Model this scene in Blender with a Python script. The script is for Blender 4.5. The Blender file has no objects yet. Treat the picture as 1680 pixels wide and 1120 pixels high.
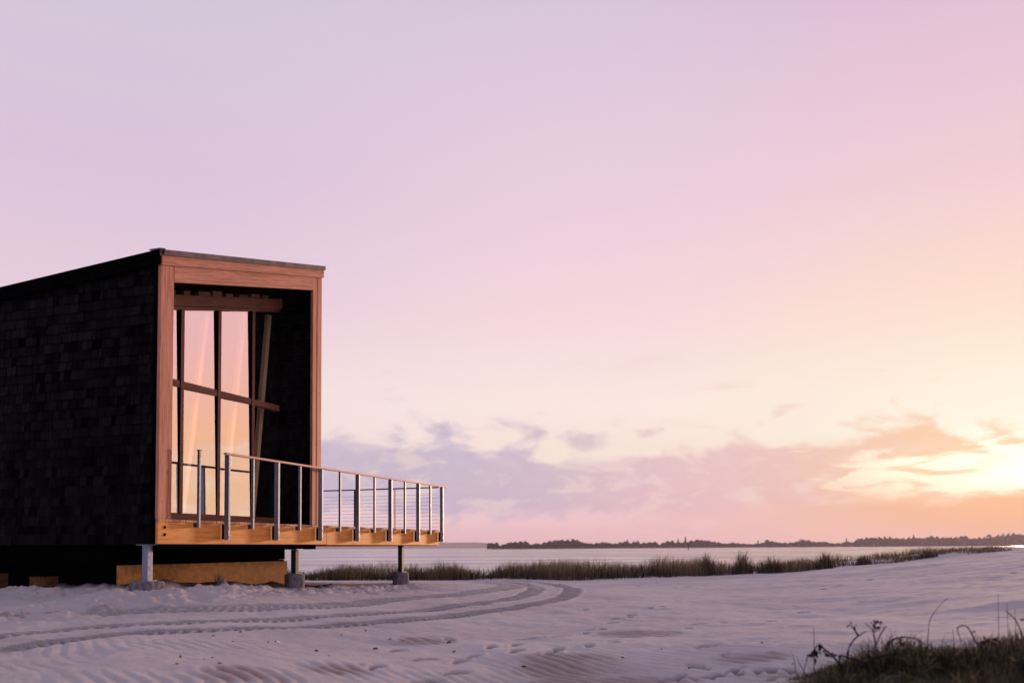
import bpy, math, random
import numpy as np
from math import radians, sin, cos, tan, atan2, sqrt, pi
from mathutils import Matrix, Vector, kdtree

random.seed(7)
rng = np.random.default_rng(11)
S = bpy.context.scene
COL = S.collection

# ------------------------------------------------------------------ camera
EYE = 2.2                     # eye height above the bay; water lies at z = 0
FPX = 1460.0                  # focal length in photo pixels (1680 wide)
PITCH, ROLL = radians(2.6), radians(0.30)
SHIFT = 898 - 560 - FPX * tan(PITCH)
Fv = np.array([0, cos(PITCH), sin(PITCH)])
_R0 = np.array([1.0, 0, 0]); _U0 = np.cross(_R0, Fv)
Rv = cos(ROLL) * _R0 - sin(ROLL) * _U0
Uv = sin(ROLL) * _R0 + cos(ROLL) * _U0
cam = bpy.data.cameras.new('camera')
cam.sensor_width = 36.0
cam.lens = FPX / 1680 * 36
cam.shift_y = SHIFT / 1680
cam.clip_start, cam.clip_end = 0.05, 40000
cam.dof.use_dof = True
cam.dof.focus_distance = 14.0
cam.dof.aperture_fstop = 1.5
camo = bpy.data.objects.new('camera', cam)
camo.matrix_world = Matrix(((Rv[0], Uv[0], -Fv[0], 0), (Rv[1], Uv[1], -Fv[1], 0), (Rv[2], Uv[2], -Fv[2], EYE), (0, 0, 0, 1)))
COL.objects.link(camo)
S.camera = camo
def ray(px, py): return Rv * (px - 840) / FPX + Uv * (560 + SHIFT - py) / FPX + Fv
def at(px, py, depth):
    q = ray(px, py); q = q * depth / q[1]
    return np.array([q[0], q[1], q[2] + EYE])

# ------------------------------------------------------------------ render settings
S.view_settings.view_transform = 'Standard'
S.view_settings.look = 'None'
S.view_settings.exposure = 0.0
S.view_settings.gamma = 1.0
S.render.engine = 'CYCLES'
S.cycles.max_bounces = 8
S.cycles.transparent_max_bounces = 12
S.cycles.volume_bounces = 1
S.cycles.caustics_reflective = False
S.cycles.sample_clamp_indirect = 4.0
try: S.cycles.use_denoising = True
except Exception: pass

# ------------------------------------------------------------------ sun
SUN_AZ, SUN_EL = radians(31.5), radians(4.5)
sl = bpy.data.lights.new('sun', 'SUN')
sl.energy = 3.0
sl.angle = radians(4.0)
sl.color = (1.0, 0.60, 0.34)
so = bpy.data.objects.new('sun', sl)
sd = Vector((sin(SUN_AZ) * cos(SUN_EL), cos(SUN_AZ) * cos(SUN_EL), sin(SUN_EL)))
so.rotation_euler = sd.to_track_quat('Z', 'Y').to_euler()
so.location = (30, 50, 20)
COL.objects.link(so)

# ------------------------------------------------------------------ node helpers
def lin(c):
    return tuple((v / 255 / 12.92) if v / 255 <= 0.04045 else ((v / 255 + 0.055) / 1.055) ** 2.4 for v in c) + (1.0,)
class NT:
    def __init__(s, nt): s.nt = nt
    def n(s, t, **kw):
        o = s.nt.nodes.new(t)
        for k, v in kw.items(): setattr(o, k, v)
        return o
    def l(s, a, b): s.nt.links.new(a, b)
    def put(s, sock, v):
        if isinstance(v, bpy.types.NodeSocket): s.l(v, sock)
        elif v is not None: sock.default_value = v
    def m(s, op, a, b=None, c=None, clamp=False):
        o = s.n('ShaderNodeMath', operation=op); o.use_clamp = clamp
        for i, v in enumerate((a, b, c)):
            if v is not None: s.put(o.inputs[i], v)
        return o.outputs[0]
    def smooth(s, v, a, b, x=0.0, y=1.0):
        o = s.n('ShaderNodeMapRange', interpolation_type='SMOOTHSTEP')
        for i, q in enumerate((v, a, b, x, y)): s.put(o.inputs[i], q)
        return o.outputs[0]
    def ramp(s, v, stops, interp='EASE'):
        o = s.n('ShaderNodeValToRGB'); cr = o.color_ramp; cr.interpolation = interp
        while len(cr.elements) > 1: cr.elements.remove(cr.elements[-1])
        cr.elements[0].position = stops[0][0]; cr.elements[0].color = stops[0][1]
        for p, c in stops[1:]:
            e = cr.elements.new(p); e.color = c
        s.put(o.inputs[0], v)
        return o.outputs[0]
    def mix(s, f, a, b, mode='MIX'):
        o = s.n('ShaderNodeMix', data_type='RGBA', blend_type=mode)
        s.put(o.inputs[0], f); s.put(o.inputs[6], a); s.put(o.inputs[7], b)
        return o.outputs[2]
    def comb(s, x, y, z=0.0):
        o = s.n('ShaderNodeCombineXYZ')
        for i, v in enumerate((x, y, z)): s.put(o.inputs[i], v)
        return o.outputs[0]
    def noise(s, vec, scale, detail=4.0, rough=0.5, dist=0.0):
        o = s.n('ShaderNodeTexNoise')
        if vec is not None: s.l(vec, o.inputs['Vector'])
        o.inputs['Scale'].default_value = scale; o.inputs['Detail'].default_value = detail
        o.inputs['Roughness'].default_value = rough; o.inputs['Distortion'].default_value = dist
        return o.outputs[0]
    def scaled(s, vec, sc, loc=(0, 0, 0)):
        o = s.n('ShaderNodeMapping'); s.l(vec, o.inputs[0])
        o.inputs['Scale'].default_value = sc; o.inputs['Location'].default_value = loc
        return o.outputs[0]

# ------------------------------------------------------------------ sky (world)
world = bpy.data.worlds.new('World'); S.world = world; world.use_nodes = True
w = NT(world.node_tree); w.nt.nodes.clear()
tc = w.n('ShaderNodeTexCoord')
sx = w.n('ShaderNodeSeparateXYZ'); w.l(tc.outputs['Generated'], sx.inputs[0])
DEG = 180 / pi
az = w.m('MULTIPLY', w.m('ARCTAN2', sx.outputs[0], sx.outputs[1]), DEG)           # degrees, to the right of +Y
el = w.m('MULTIPLY', w.m('ARCSINE', sx.outputs[2]), DEG)
elu = w.m('DIVIDE', w.m('MAXIMUM', el, 0.0), 60.0, clamp=True)
def vramp(stops): return w.ramp(elu, [(e / 60, lin(c)) for e, c in stops], 'LINEAR')
left = vramp([(0, (230, 203, 216)), (3, (233, 212, 222)), (6, (242, 224, 224)), (10, (244, 223, 226)), (15, (231, 206, 222)), (22, (219, 197, 220)), (32, (211, 200, 219)), (60, (190, 190, 212))])
mid = vramp([(0, (240, 190, 190)), (2.2, (241, 203, 207)), (5, (250, 228, 214)), (9, (252, 234, 226)), (14, (247, 219, 222)), (20, (238, 208, 223)), (27, (226, 203, 222)), (32, (216, 198, 218)), (60, (190, 180, 210))])
right = vramp([(0, (250, 160, 92)), (2.2, (252, 192, 148)), (4, (255, 232, 190)), (7, (255, 245, 224)), (10, (255, 239, 218)), (15, (254, 222, 206)), (21, (242, 206, 214)), (28, (229, 195, 216)), (32, (221, 186, 213)), (60, (190, 168, 205))])
side = vramp([(0, (250, 200, 112)), (2, (255, 222, 132)), (4.5, (255, 214, 138)), (6.5, (254, 196, 142)), (9.5, (252, 192, 170)), (14, (246, 192, 196)), (20, (238, 196, 208)), (32, (215, 185, 212)), (60, (185, 168, 205))])
back = vramp([(0, (78, 70, 96)), (5, (98, 86, 116)), (11, (165, 146, 180)), (20, (200, 182, 206)), (35, (190, 184, 208)), (60, (170, 172, 202))])
c = w.mix(w.smooth(az, -24, 6), left, mid)
c = w.mix(w.smooth(az, 5, 29), c, right)
c = w.mix(w.smooth(az, 32, 56), c, side)
c = w.mix(w.smooth(w.m('ABSOLUTE', w.m('SUBTRACT', az, 15)), 62, 130), c, back)
# clouds low over the water
wv = w.comb(w.m('MULTIPLY', az, 0.1), w.m('MULTIPLY', el, 0.22), 3.1)
nz = w.noise(wv, 1.75, 6.0, 0.50, 0.35)
band = w.ramp(w.m('DIVIDE', el, 12.0, clamp=True), [(0, (.40,) * 3 + (1,)), (1.6 / 12, (.42,) * 3 + (1,)), (2.6 / 12, (.66,) * 3 + (1,)), (3.6 / 12, (.95,) * 3 + (1,)), (5.2 / 12, (.86,) * 3 + (1,)), (6.6 / 12, (.56,) * 3 + (1,)), (8.5 / 12, (.26,) * 3 + (1,)), (1, (0, 0, 0, 1))], 'LINEAR')
dens = w.m('ADD', w.m('MULTIPLY', w.m('SUBTRACT', nz, 0.5), 1.9), w.m('ADD', band, 0.5))
cl = w.smooth(dens, 0.93, 1.20)
fine = w.noise(wv, 4.0, 5.0, 0.6, 0.3)
cl = w.m('MULTIPLY', cl, w.smooth(fine, 0.2, 0.7, 0.72, 1.0))
# one low shelf of cloud along the horizon under the sun
eln = w.m('ADD', el, w.m('MULTIPLY', w.m('SUBTRACT', nz, 0.5), 3.0))
shelf = w.m('MULTIPLY', w.smooth(eln, 2.9, 2.2), w.smooth(az, 2, 20))
shelf = w.m('MULTIPLY', shelf, 0.85)
# small detached clouds higher up
wv2 = w.comb(w.m('MULTIPLY', az, 0.09), w.m('MULTIPLY', el, 0.34), 9.0)
wisp = w.m('MULTIPLY', w.smooth(w.noise(wv2, 1.3, 5.0, 0.55, 0.4), 0.60, 0.76), w.smooth(w.m('ABSOLUTE', w.m('SUBTRACT', el, 9.0)), 4.5, 1.5))
# one round puff above the bank
da = w.m('DIVIDE', w.m('SUBTRACT', az, 4.55), 1.75); de = w.m('DIVIDE', w.m('SUBTRACT', el, 6.9), 0.85)
pr = w.m('SQRT', w.m('ADD', w.m('MULTIPLY', da, da), w.m('MULTIPLY', de, de)))
puff = w.m('MULTIPLY', w.smooth(w.m('ADD', pr, w.m('MULTIPLY', w.m('SUBTRACT', fine, 0.5), 1.5)), 1.15, 0.35), 0.75)
ccol = w.mix(w.smooth(az, -4, 14), lin((186, 174, 201)), lin((229, 186, 192)))
ccol = w.mix(w.smooth(az, 12, 27), ccol, lin((250, 198, 152)))
ccol = w.mix(w.smooth(az, 34, 58), ccol, lin((246, 196, 165)))
ccol = w.mix(w.smooth(w.m('ABSOLUTE', w.m('SUBTRACT', az, 15)), 70, 120), ccol, lin((130, 120, 155)))
cl = w.m('MAXIMUM', cl, puff)
ccol = w.mix(w.smooth(fine, 0.46, 0.66, 0.0, 0.50), ccol, lin((250, 226, 214)))
# the bright hole where the low sun burns through the bank
gx_ = w.m('SUBTRACT', az, 30.5); gy_ = w.m('SUBTRACT', el, 4.1)
def ell(a, b_):
    p_ = w.m('DIVIDE', gx_, a); q_ = w.m('DIVIDE', gy_, b_)
    return w.m('SQRT', w.m('ADD', w.m('MULTIPLY', p_, p_), w.m('MULTIPLY', q_, q_)))
streak = w.noise(w.comb(w.m('MULTIPLY', az, 0.16), w.m('MULTIPLY', el, 0.75), 5.0), 1.5, 7.0, 0.55, 0.6)
hole = w.smooth(w.m('ADD', ell(9.0, 2.0), w.m('MULTIPLY', w.m('SUBTRACT', streak, 0.5), 4.2)), 1.20, 0.70)
cl = w.m('MULTIPLY', cl, w.m('SUBTRACT', 1.0, w.m('MULTIPLY', hole, 0.95)))
c = w.mix(w.m('MULTIPLY', wisp, 0.28), c, ccol)
c = w.mix(w.m('MULTIPLY', cl, 0.92), c, ccol)
shc = w.mix(w.smooth(az, 10, 30), lin((240, 196, 192)), lin((251, 186, 130)))
shc = w.mix(w.smooth(az, 36, 55), shc, lin((254, 220, 150)))
glow = w.m('ADD', w.m('MULTIPLY', w.m('MULTIPLY', w.smooth(ell(10.0, 2.6), 1.25, 0.0), w.smooth(streak, 0.30, 0.62, 1.0, 0.45)), 0.8), w.m('MULTIPLY', w.smooth(ell(14, 9), 1.0, 0.0), 0.10))
gcol = w.mix(1.0, (1.0, 0.90, 0.76, 1), w.comb(glow, glow, glow), 'MULTIPLY')
c = w.mix(w.m('SUBTRACT', 1.0, w.m('MULTIPLY', cl, 0.75)), c, w.mix(1.0, c, gcol, 'ADD'))
c = w.mix(shelf, c, shc)
c = w.mix(w.smooth(el, 0.0, -3.0), c, lin((120, 108, 115)))
bg = w.n('ShaderNodeBackground'); w.l(c, bg.inputs[0]); bg.inputs[1].default_value = 1.0
wo = w.n('ShaderNodeOutputWorld'); w.l(bg.outputs[0], wo.inputs[0])

# ------------------------------------------------------------------ materials
def mat(name):
    m = bpy.data.materials.new(name); m.use_nodes = True
    k = NT(m.node_tree); k.nt.nodes.clear()
    out = k.n('ShaderNodeOutputMaterial'); b = k.n('ShaderNodeBsdfPrincipled')
    k.l(b.outputs[0], out.inputs[0])
    return m, k, b, out
def bump(k, b, h, strength, dist):
    o = k.n('ShaderNodeBump'); o.inputs['Strength'].default_value = strength; o.inputs['Distance'].default_value = dist
    k.l(h, o.inputs['Height']); k.l(o.outputs[0], b.inputs['Normal'])
def objco(k): return k.n('ShaderNodeTexCoord').outputs['Object']
def wood(name, base, dark, axis, rough=0.55, spec=0.3, tilt=0.0):
    m, k, b, o = mat(name)
    sc = [26.0, 26.0, 26.0]; sc[axis] = 1.3
    src = objco(k)
    if tilt:                                                           # boards that rise with the roof
        rt = k.n('ShaderNodeVectorRotate', rotation_type='Y_AXIS'); k.l(src, rt.inputs['Vector']); rt.inputs['Angle'].default_value = tilt; src = rt.outputs[0]
    v = k.scaled(src, sc)
    n1 = k.noise(v, 1.0, 5, 0.6, 1.2)
    n2 = k.noise(k.scaled(objco(k), [1.6 if i != axis else 0.8 for i in range(3)]), 2.0, 4, 0.6)
    n3 = k.noise(objco(k), 9.0, 2, 0.5)
    col = k.mix(k.smooth(n1, 0.36, 0.72), base, dark)
    col = k.mix(k.smooth(n2, 0.35, 0.75, 0.0, 0.42), col, dark)
    col = k.mix(k.smooth(n3, 0.70, 0.76, 0.0, 0.55), col, tuple(x * 0.3 for x in dark[:3]) + (1,))
    k.l(col, b.inputs['Base Color']); b.inputs['Roughness'].default_value = rough
    b.inputs['Specular IOR Level'].default_value = spec
    bump(k, b, n1, 0.25, 0.004)
    return m
def plain(name, colour, rough=0.5, metal=0.0, var=0.25, scale=14.0, spec=0.4, bumpy=0.0):
    m, k, b, o = mat(name)
    n = k.noise(objco(k), scale, 5, 0.6)
    dk = tuple(x * (1 - var) for x in colour[:3]) + (1,); lt = tuple(min(1, x * (1 + var)) for x in colour[:3]) + (1,)
    k.l(k.mix(k.smooth(n, 0.3, 0.7), dk, lt), b.inputs['Base Color'])
    k.l(k.smooth(n, 0.3, 0.7, max(0.05, rough - 0.1), min(1, rough + 0.1)), b.inputs['Roughness'])
    b.inputs['Metallic'].default_value = metal; b.inputs['Specular IOR Level'].default_value = spec
    if bumpy: bump(k, b, n, 0.6, bumpy)
    return m
def toned(name, c0, c1, rough=0.8, spec=0.2, trans=0.0):
    """colour runs from c0 to c1 by the per-piece 'tone' attribute (each shingle, blade, leaf its own value)"""
    m, k, b, o = mat(name)
    a = k.n('ShaderNodeAttribute', attribute_name='tone')
    k.l(k.mix(a.outputs['Fac'], c0, c1), b.inputs['Base Color'])
    b.inputs['Roughness'].default_value = rough; b.inputs['Specular IOR Level'].default_value = spec
    if trans:
        t = k.n('ShaderNodeBsdfTranslucent'); k.l(k.mix(a.outputs['Fac'], c0, c1), t.inputs[0])
        mx = k.n('ShaderNodeMixShader'); mx.inputs[0].default_value = trans
        k.l(b.outputs[0], mx.inputs[1]); k.l(t.outputs[0], mx.inputs[2]); k.l(mx.outputs[0], o.inputs[0])
    return m, k, b

CEDAR, CEDAR_D = (0.64, 0.265, 0.172, 1), (0.34, 0.11, 0.06, 1)
M = {}
M['cedar_t'] = wood('cedar along the front', CEDAR, CEDAR_D, 0)
M['cedar_r'] = wood('cedar along the rake', CEDAR, CEDAR_D, 0, tilt=math.atan(0.2422))
M['sash_r'] = wood('window wood along the rake', (0.30, 0.125, 0.07, 1), (0.16, 0.06, 0.035, 1), 0, tilt=math.atan(0.24))
M['cedar_z'] = wood('cedar upright', CEDAR, CEDAR_D, 2)
M['fascia'] = wood('orange stained fascia', (0.90, 0.375, 0.085, 1), (0.60, 0.205, 0.03, 1), 0)
M['deckboard'] = wood('deck boards', (0.70, 0.38, 0.22, 1), (0.40, 0.18, 0.09, 1), 1)
M['sash_z'] = wood('window wood upright', (0.30, 0.125, 0.07, 1), (0.16, 0.06, 0.035, 1), 2)
M['sash_t'] = wood('window wood level', (0.30, 0.125, 0.07, 1), (0.16, 0.06, 0.035, 1), 0)
M['plywood'] = plain('plywood skirting', (0.36, 0.175, 0.055, 1), 0.75, 0, 0.40, 7, 0.15)
M['plywood_dim'] = plain('dimmed plywood pier', (0.13, 0.062, 0.024, 1), 0.8, 0, 0.4, 7, 0.1)  # darker copy of the skirting plywood; dimness put into the colour
M['pale_timber'] = wood('pale timber', (0.88, 0.62, 0.36, 1), (0.72, 0.46, 0.23, 1), 2)
M['tan_rail'] = wood('weathered hand rail', (0.78, 0.50, 0.36, 1), (0.56, 0.31, 0.20, 1), 0, 0.5)
M['galv'] = plain('galvanised steel', (0.29, 0.33, 0.44, 1), 0.38, 0.68, 0.12, 30)
M['dark_steel'] = plain('dark steel', (0.03, 0.033, 0.048, 1), 0.5, 0.4, 0.3, 20)
M['black'] = plain('plain black and shade', (0.0015, 0.0015, 0.002, 1), 0.9, 0, 0.3, 8, 0.0)  # black parts, and shade painted as black on hidden sides
M['roof_metal'] = plain('dark roof metal', (0.11, 0.075, 0.085, 1), 0.42, 0.3, 0.25, 6)
M['concrete'] = plain('rough concrete', (0.17, 0.16, 0.172, 1), 0.9, 0, 0.40, 12, 0.2, 0.02)
M['cable'] = plain('steel cable', (0.30, 0.31, 0.36, 1), 0.4, 0.6, 0.1, 30)
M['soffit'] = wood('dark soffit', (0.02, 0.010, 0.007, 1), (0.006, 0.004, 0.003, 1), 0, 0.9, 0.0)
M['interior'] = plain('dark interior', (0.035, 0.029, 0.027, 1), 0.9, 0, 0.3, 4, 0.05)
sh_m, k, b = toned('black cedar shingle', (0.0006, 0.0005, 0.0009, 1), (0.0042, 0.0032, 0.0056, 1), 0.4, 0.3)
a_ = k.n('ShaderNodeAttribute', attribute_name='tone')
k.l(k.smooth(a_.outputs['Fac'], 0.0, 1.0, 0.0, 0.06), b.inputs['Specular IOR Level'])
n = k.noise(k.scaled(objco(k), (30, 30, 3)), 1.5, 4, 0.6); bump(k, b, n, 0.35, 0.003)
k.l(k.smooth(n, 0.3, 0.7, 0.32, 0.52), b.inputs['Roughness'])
M['shingle'] = sh_m
M['beach_grass'] = toned('beach grass', (0.010, 0.010, 0.007, 1), (0.34, 0.245, 0.15, 1), 0.7, 0.15, 0.30)[0]
M['dune_grass'] = toned('dune grass', (0.007, 0.013, 0.003, 1), (0.27, 0.20, 0.115, 1), 0.7, 0.15, 0.2)[0]
M['leaf'] = toned('bramble leaf', (0.010, 0.010, 0.012, 1), (0.03, 0.028, 0.024, 1), 0.8, 0.1)[0]
M['stem'] = plain('dark stem', (0.030, 0.020, 0.022, 1), 0.8, 0, 0.3, 20, 0.1)
M['pale_stem'] = plain('dry stem', (0.20, 0.14, 0.11, 1), 0.8, 0, 0.3, 20, 0.1)
M['far_leaf'] = toned('far foliage', (0.018, 0.020, 0.016, 1), (0.050, 0.046, 0.034, 1), 0.9, 0.05)[0]
M['bark'] = plain('bark', (0.06, 0.045, 0.035, 1), 0.9, 0, 0.3, 3)
M['hill'] = plain('far hill cover', (0.06, 0.07, 0.05, 1), 0.95, 0, 0.4, 0.02, 0.05)
M['chip'] = plain('dark debris', (0.045, 0.038, 0.038, 1), 0.9, 0, 0.4, 20)
M['shell'] = plain('white shell', (0.85, 0.83, 0.80, 1), 0.5, 0, 0.1, 20)
# window glass: a coated pane that mirrors the sky and lets part of the light through
m, k, b, o = mat('coated glass')
gl = k.n('ShaderNodeBsdfGlossy'); gl.inputs['Color'].default_value = (0.90, 0.87, 0.83, 1); gl.inputs['Roughness'].default_value = 0.0
tr = k.n('ShaderNodeBsdfTransparent'); tr.inputs[0].default_value = (0.80, 0.80, 0.80, 1)
ad = k.n('ShaderNodeAddShader'); k.l(gl.outputs[0], ad.inputs[0]); k.l(tr.outputs[0], ad.inputs[1])
clr = k.n('ShaderNodeBsdfTransparent')
ge = k.n('ShaderNodeNewGeometry'); mx = k.n('ShaderNodeMixShader'); k.l(ge.outputs['Backfacing'], mx.inputs[0])
k.l(ad.outputs[0], mx.inputs[1]); k.l(clr.outputs[0], mx.inputs[2]); k.l(mx.outputs[0], o.inputs[0])
M['glass'] = m
# sand
m, k, b, o = mat('pale beach sand')
v = objco(k)
a1 = k.n('ShaderNodeAttribute', attribute_name='print_dark'); a2 = k.n('ShaderNodeAttribute', attribute_name='shade_humus')
a3 = k.n('ShaderNodeAttribute', attribute_name='brown')
big = k.noise(v, 0.55, 4, 0.55); midn = k.noise(v, 4.0, 5, 0.6); gr = k.noise(v, 90.0, 3, 0.6)
col = k.mix(k.smooth(big, 0.3, 0.7), (0.47, 0.43, 0.43, 1), (0.56, 0.52, 0.506, 1))
col = k.mix(k.smooth(midn, 0.35, 0.75, 0.0, 0.30), col, (0.42, 0.35, 0.36, 1))
col = k.mix(k.m('MULTIPLY', a3.outputs['Fac'], 0.95), col, (0.25, 0.17, 0.135, 1))
col = k.mix(k.m('MULTIPLY', a1.outputs['Fac'], 0.92), col, (0.165, 0.145, 0.155, 1))  # darker sand in tracks and footprints
spk = k.smooth(k.noise(v, 26.0, 3, 0.55), 0.685, 0.74, 0.0, 0.75)
col = k.mix(spk, col, (0.12, 0.10, 0.11, 1))
col = k.mix(a2.outputs['Fac'], col, (0.010, 0.008, 0.008, 1))  # black for painted cabin shade and for humus on the mound
col = k.mix(k.smooth(gr, 0.35, 0.72, 0.0, 0.30), col, (0.25, 0.21, 0.22, 1))
k.l(col, b.inputs['Base Color']); b.inputs['Roughness'].default_value = 0.95; b.inputs['Specular IOR Level'].default_value = 0.1
bump(k, b, k.m('ADD', k.m('MULTIPLY', midn, 0.6), k.m('MULTIPLY', gr, 0.2)), 0.9, 0.045)
M['sand'] = m
# water
m, k, b, o = mat('bay water')
v = k.n('ShaderNodeTexCoord').outputs['Object']
h1 = k.noise(k.scaled(v, (0.10, 0.32, 1)), 1.0, 6, 0.62, 0.6); h2 = k.noise(k.scaled(v, (0.012, 0.03, 1)), 1.0, 4, 0.6)
b.inputs['Base Color'].default_value = (0.10, 0.10, 0.12, 1); b.inputs['IOR'].default_value = 1.33
k.l(k.smooth(h2, 0.35, 0.65, 0.10, 0.28), b.inputs['Roughness'])
bump(k, b, k.m('ADD', h1, k.m('MULTIPLY', h2, 2.0)), 0.16, 0.35)
M['water'] = m

# ------------------------------------------------------------------ object helpers
def tag(o, label=None, cat=None, group=None, kind=None):
    if label: o['label'] = label
    if cat: o['category'] = cat
    if group: o['group'] = group
    if kind: o['kind'] = kind
    return o
def mesh_np(name, verts, faces, material, parent=None, tone=None, smooth=False, attrs=None):
    """verts (n,3), faces: list of index tuples or an (n,3|4) int array"""
    me = bpy.data.meshes.new(name)
    verts = np.asarray(verts, dtype=np.float32)
    if isinstance(faces, np.ndarray):
        kf = faces.shape[1]; me.vertices.add(len(verts)); me.vertices.foreach_set('co', verts.ravel())
        me.loops.add(faces.size); me.loops.foreach_set('vertex_index', faces.astype(np.int32).ravel())
        me.polygons.add(len(faces)); me.polygons.foreach_set('loop_start', np.arange(0, faces.size, kf, dtype=np.int32))
        me.update(calc_edges=True)
    else:
        me.from_pydata(verts.tolist(), [], faces)
    if smooth: me.polygons.foreach_set('use_smooth', np.ones(len(me.polygons), dtype=bool))
    al = dict(attrs or {})
    if tone is not None: al['tone'] = tone
    for kx, vx in al.items():
        at_ = me.attributes.new(kx, 'FLOAT', 'POINT'); at_.data.foreach_set('value', np.asarray(vx, dtype=np.float32))
    if isinstance(material, (list, tuple)):
        for q in material: me.materials.append(q)
    else: me.materials.append(material)
    me.validate(); me.update()
    o = bpy.data.objects.new(name, me); COL.objects.link(o)
    if parent: o.parent = parent
    return o
BOXF = [(0, 3, 2, 1), (4, 5, 6, 7), (0, 1, 5, 4), (1, 2, 6, 5), (2, 3, 7, 6), (3, 0, 4, 7)]
class MB:
    """collects boxes and tubes given in the building's own frame (t along the front, s inward, z from the eye)"""
    def __init__(s): s.v = []; s.f = []; s.t = []
    def hexa(s, P, tone=0.5):
        o = len(s.v); s.v += [tuple(p) for p in P]; s.f += [tuple(i + o for i in q) for q in BOXF]; s.t += [tone] * 8
    def box(s, t0, t1, s0, s1, z0, z1, tone=0.5):
        """z0 / z1 may be functions of (t, s)"""
        g0 = z0 if callable(z0) else (lambda t, q: z0); g1 = z1 if callable(z1) else (lambda t, q: z1)
        c4 = [(t0, s0), (t1, s0), (t1, s1), (t0, s1)]
        s.hexa([(t, q, g0(t, q)) for t, q in c4] + [(t, q, g1(t, q)) for t, q in c4], tone)
    def tube(s, pts, rad, seg=6, tone=0.5):
        pts = [np.asarray(p, float) for p in pts]; o = len(s.v)
        for i, p in enumerate(pts):
            d = pts[min(i + 1, len(pts) - 1)] - pts[max(i - 1, 0)]; d /= (np.linalg.norm(d) + 1e-9)
            a = np.cross(d, (0, 0, 1)) if abs(d[2]) < 0.95 else np.cross(d, (1, 0, 0)); a /= np.linalg.norm(a); bb = np.cross(d, a)
            r = rad[i] if isinstance(rad, (list, tuple)) else rad
            for q in range(seg):
                an = 2 * pi * q / seg; s.v.append(tuple(p + r * (cos(an) * a + sin(an) * bb))); s.t.append(tone)
        for i in range(len(pts) - 1):
            for q in range(seg):
                s.f.append((o + i * seg + q, o + i * seg + (q + 1) % seg, o + (i + 1) * seg + (q + 1) % seg, o + (i + 1) * seg + q))
        s.f.append(tuple(o + q for q in reversed(range(seg)))); s.f.append(tuple(o + (len(pts) - 1) * seg + q for q in range(seg)))
    def build(s, name, material, parent=None, org=(0, 0, 0), bevel=0.0, smooth=False):
        v = np.array(s.v) - np.array(org)
        o = mesh_np(name, v, s.f, material, parent, s.t, smooth)
        if bevel:
            md = o.modifiers.new('bevel', 'BEVEL'); md.width = bevel; md.segments = 2; md.limit_method = 'ANGLE'
        return o
def fbm(x, y, sc, octv=4, seed=0):
    out = np.zeros_like(x, dtype=float); amp = 1.0; tot = 0
    for i in range(octv):
        r_ = np.random.default_rng(seed * 31 + i); T = r_.random((256, 256))
        u = x * sc + 57.3 * i + 100; v = y * sc - 31.7 * i + 200
        iu = np.floor(u).astype(int); iv = np.floor(v).astype(int); fu = u - iu; fv = v - iv
        fu = fu * fu * (3 - 2 * fu); fv = fv * fv * (3 - 2 * fv)
        g = lambda a, b_: T[a & 255, b_ & 255]
        out += amp * ((g(iu, iv) * (1 - fu) + g(iu + 1, iv) * fu) * (1 - fv) + (g(iu, iv + 1) * (1 - fu) + g(iu + 1, iv + 1) * fu) * fv)
        tot += amp; amp *= 0.5; sc *= 2.03
    return out / tot - 0.5
def sstep(a, b_, x):
    q = np.clip((x - a) / (b_ - a), 0, 1); return q * q * (3 - 2 * q)

# building frame
D2 = np.array([0.33958444, 0.94057557]); D1 = np.array([-0.94057557, 0.33958444]); A0 = np.array([-5.17711524, 13.06])
HEAD = atan2(D2[1], D2[0])
def W(t, s_, z): p = A0 + D2 * t + D1 * s_; return np.array([p[0], p[1], z + EYE])
def bthing(name, label, cat, org, group=None):
    o = bpy.data.objects.new(name, None); COL.objects.link(o); o.empty_display_size = 0.2
    o.location = W(*org); o.rotation_euler = (0, 0, HEAD)
    return tag(o, label, cat, group)

# ------------------------------------------------------------------ ground
CTRL = [(840, 1120, 6.6), (840, 1040, 10), (840, 985, 15), (840, 961, 22), (840, 949, 30),
        (262, 971, 13), (262, 1120, 5.6), (262, 1040, 8.6), (262, 1000, 11), (60, 970, 13.6), (0, 1120, 5.4), (0, 1030, 9.2), (-220, 980, 13.5),
        (664, 960, 20.5), (491, 969, 16.5), (560, 951, 29), (400, 960, 16.5), (420, 951, 29),
        (1680, 896.5, 30), (1680, 935, 17.5), (1680, 985, 10.5), (1680, 1062, 5.6), (1680, 1160, 4.0), (1850, 892, 28), (1850, 1000, 9),
        (1400, 927, 30), (1400, 960, 19), (1400, 1005, 12), (1400, 1090, 6.0), (1290, 1150, 4.6), (1500, 1075, 5.6), (1500, 1150, 4.3),
        (1240, 939, 30), (1240, 985, 15), (1240, 1060, 8.2), (1240, 1120, 6.2), (1060, 946, 30), (1530, 913, 30), (1600, 904, 30), (1060, 1120, 6.4),
        (840, 1300, 4.0), (300, 1300, 3.8)]
cp = np.array([at(*q) for q in CTRL]); cp = np.vstack([cp, [(-8, 19, EYE - .72), (-11, 30, EYE - 1.0), (-14, 12, EYE - .7), (0, 1.0, EYE - 1.15), (14, 20, EYE - .1), (16, 8, EYE - .4), (-8, 2, EYE - 0.95), (9, 1, EYE - .8)]])
def _phi(r2): return 0.5 * r2 * np.log(r2 + 1e-9)
def _fit(P, z, lam=0.02):
    nP = len(P); K = _phi(((P[:, None] - P[None]) ** 2).sum(-1)) + lam * np.eye(nP); Q = np.hstack([np.ones((nP, 1)), P])
    Amat = np.block([[K, Q], [Q.T, np.zeros((3, 3))]]); return np.linalg.solve(Amat, np.concatenate([z, np.zeros(3)]))
TPS = _fit(cp[:, :2], cp[:, 2])
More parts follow.
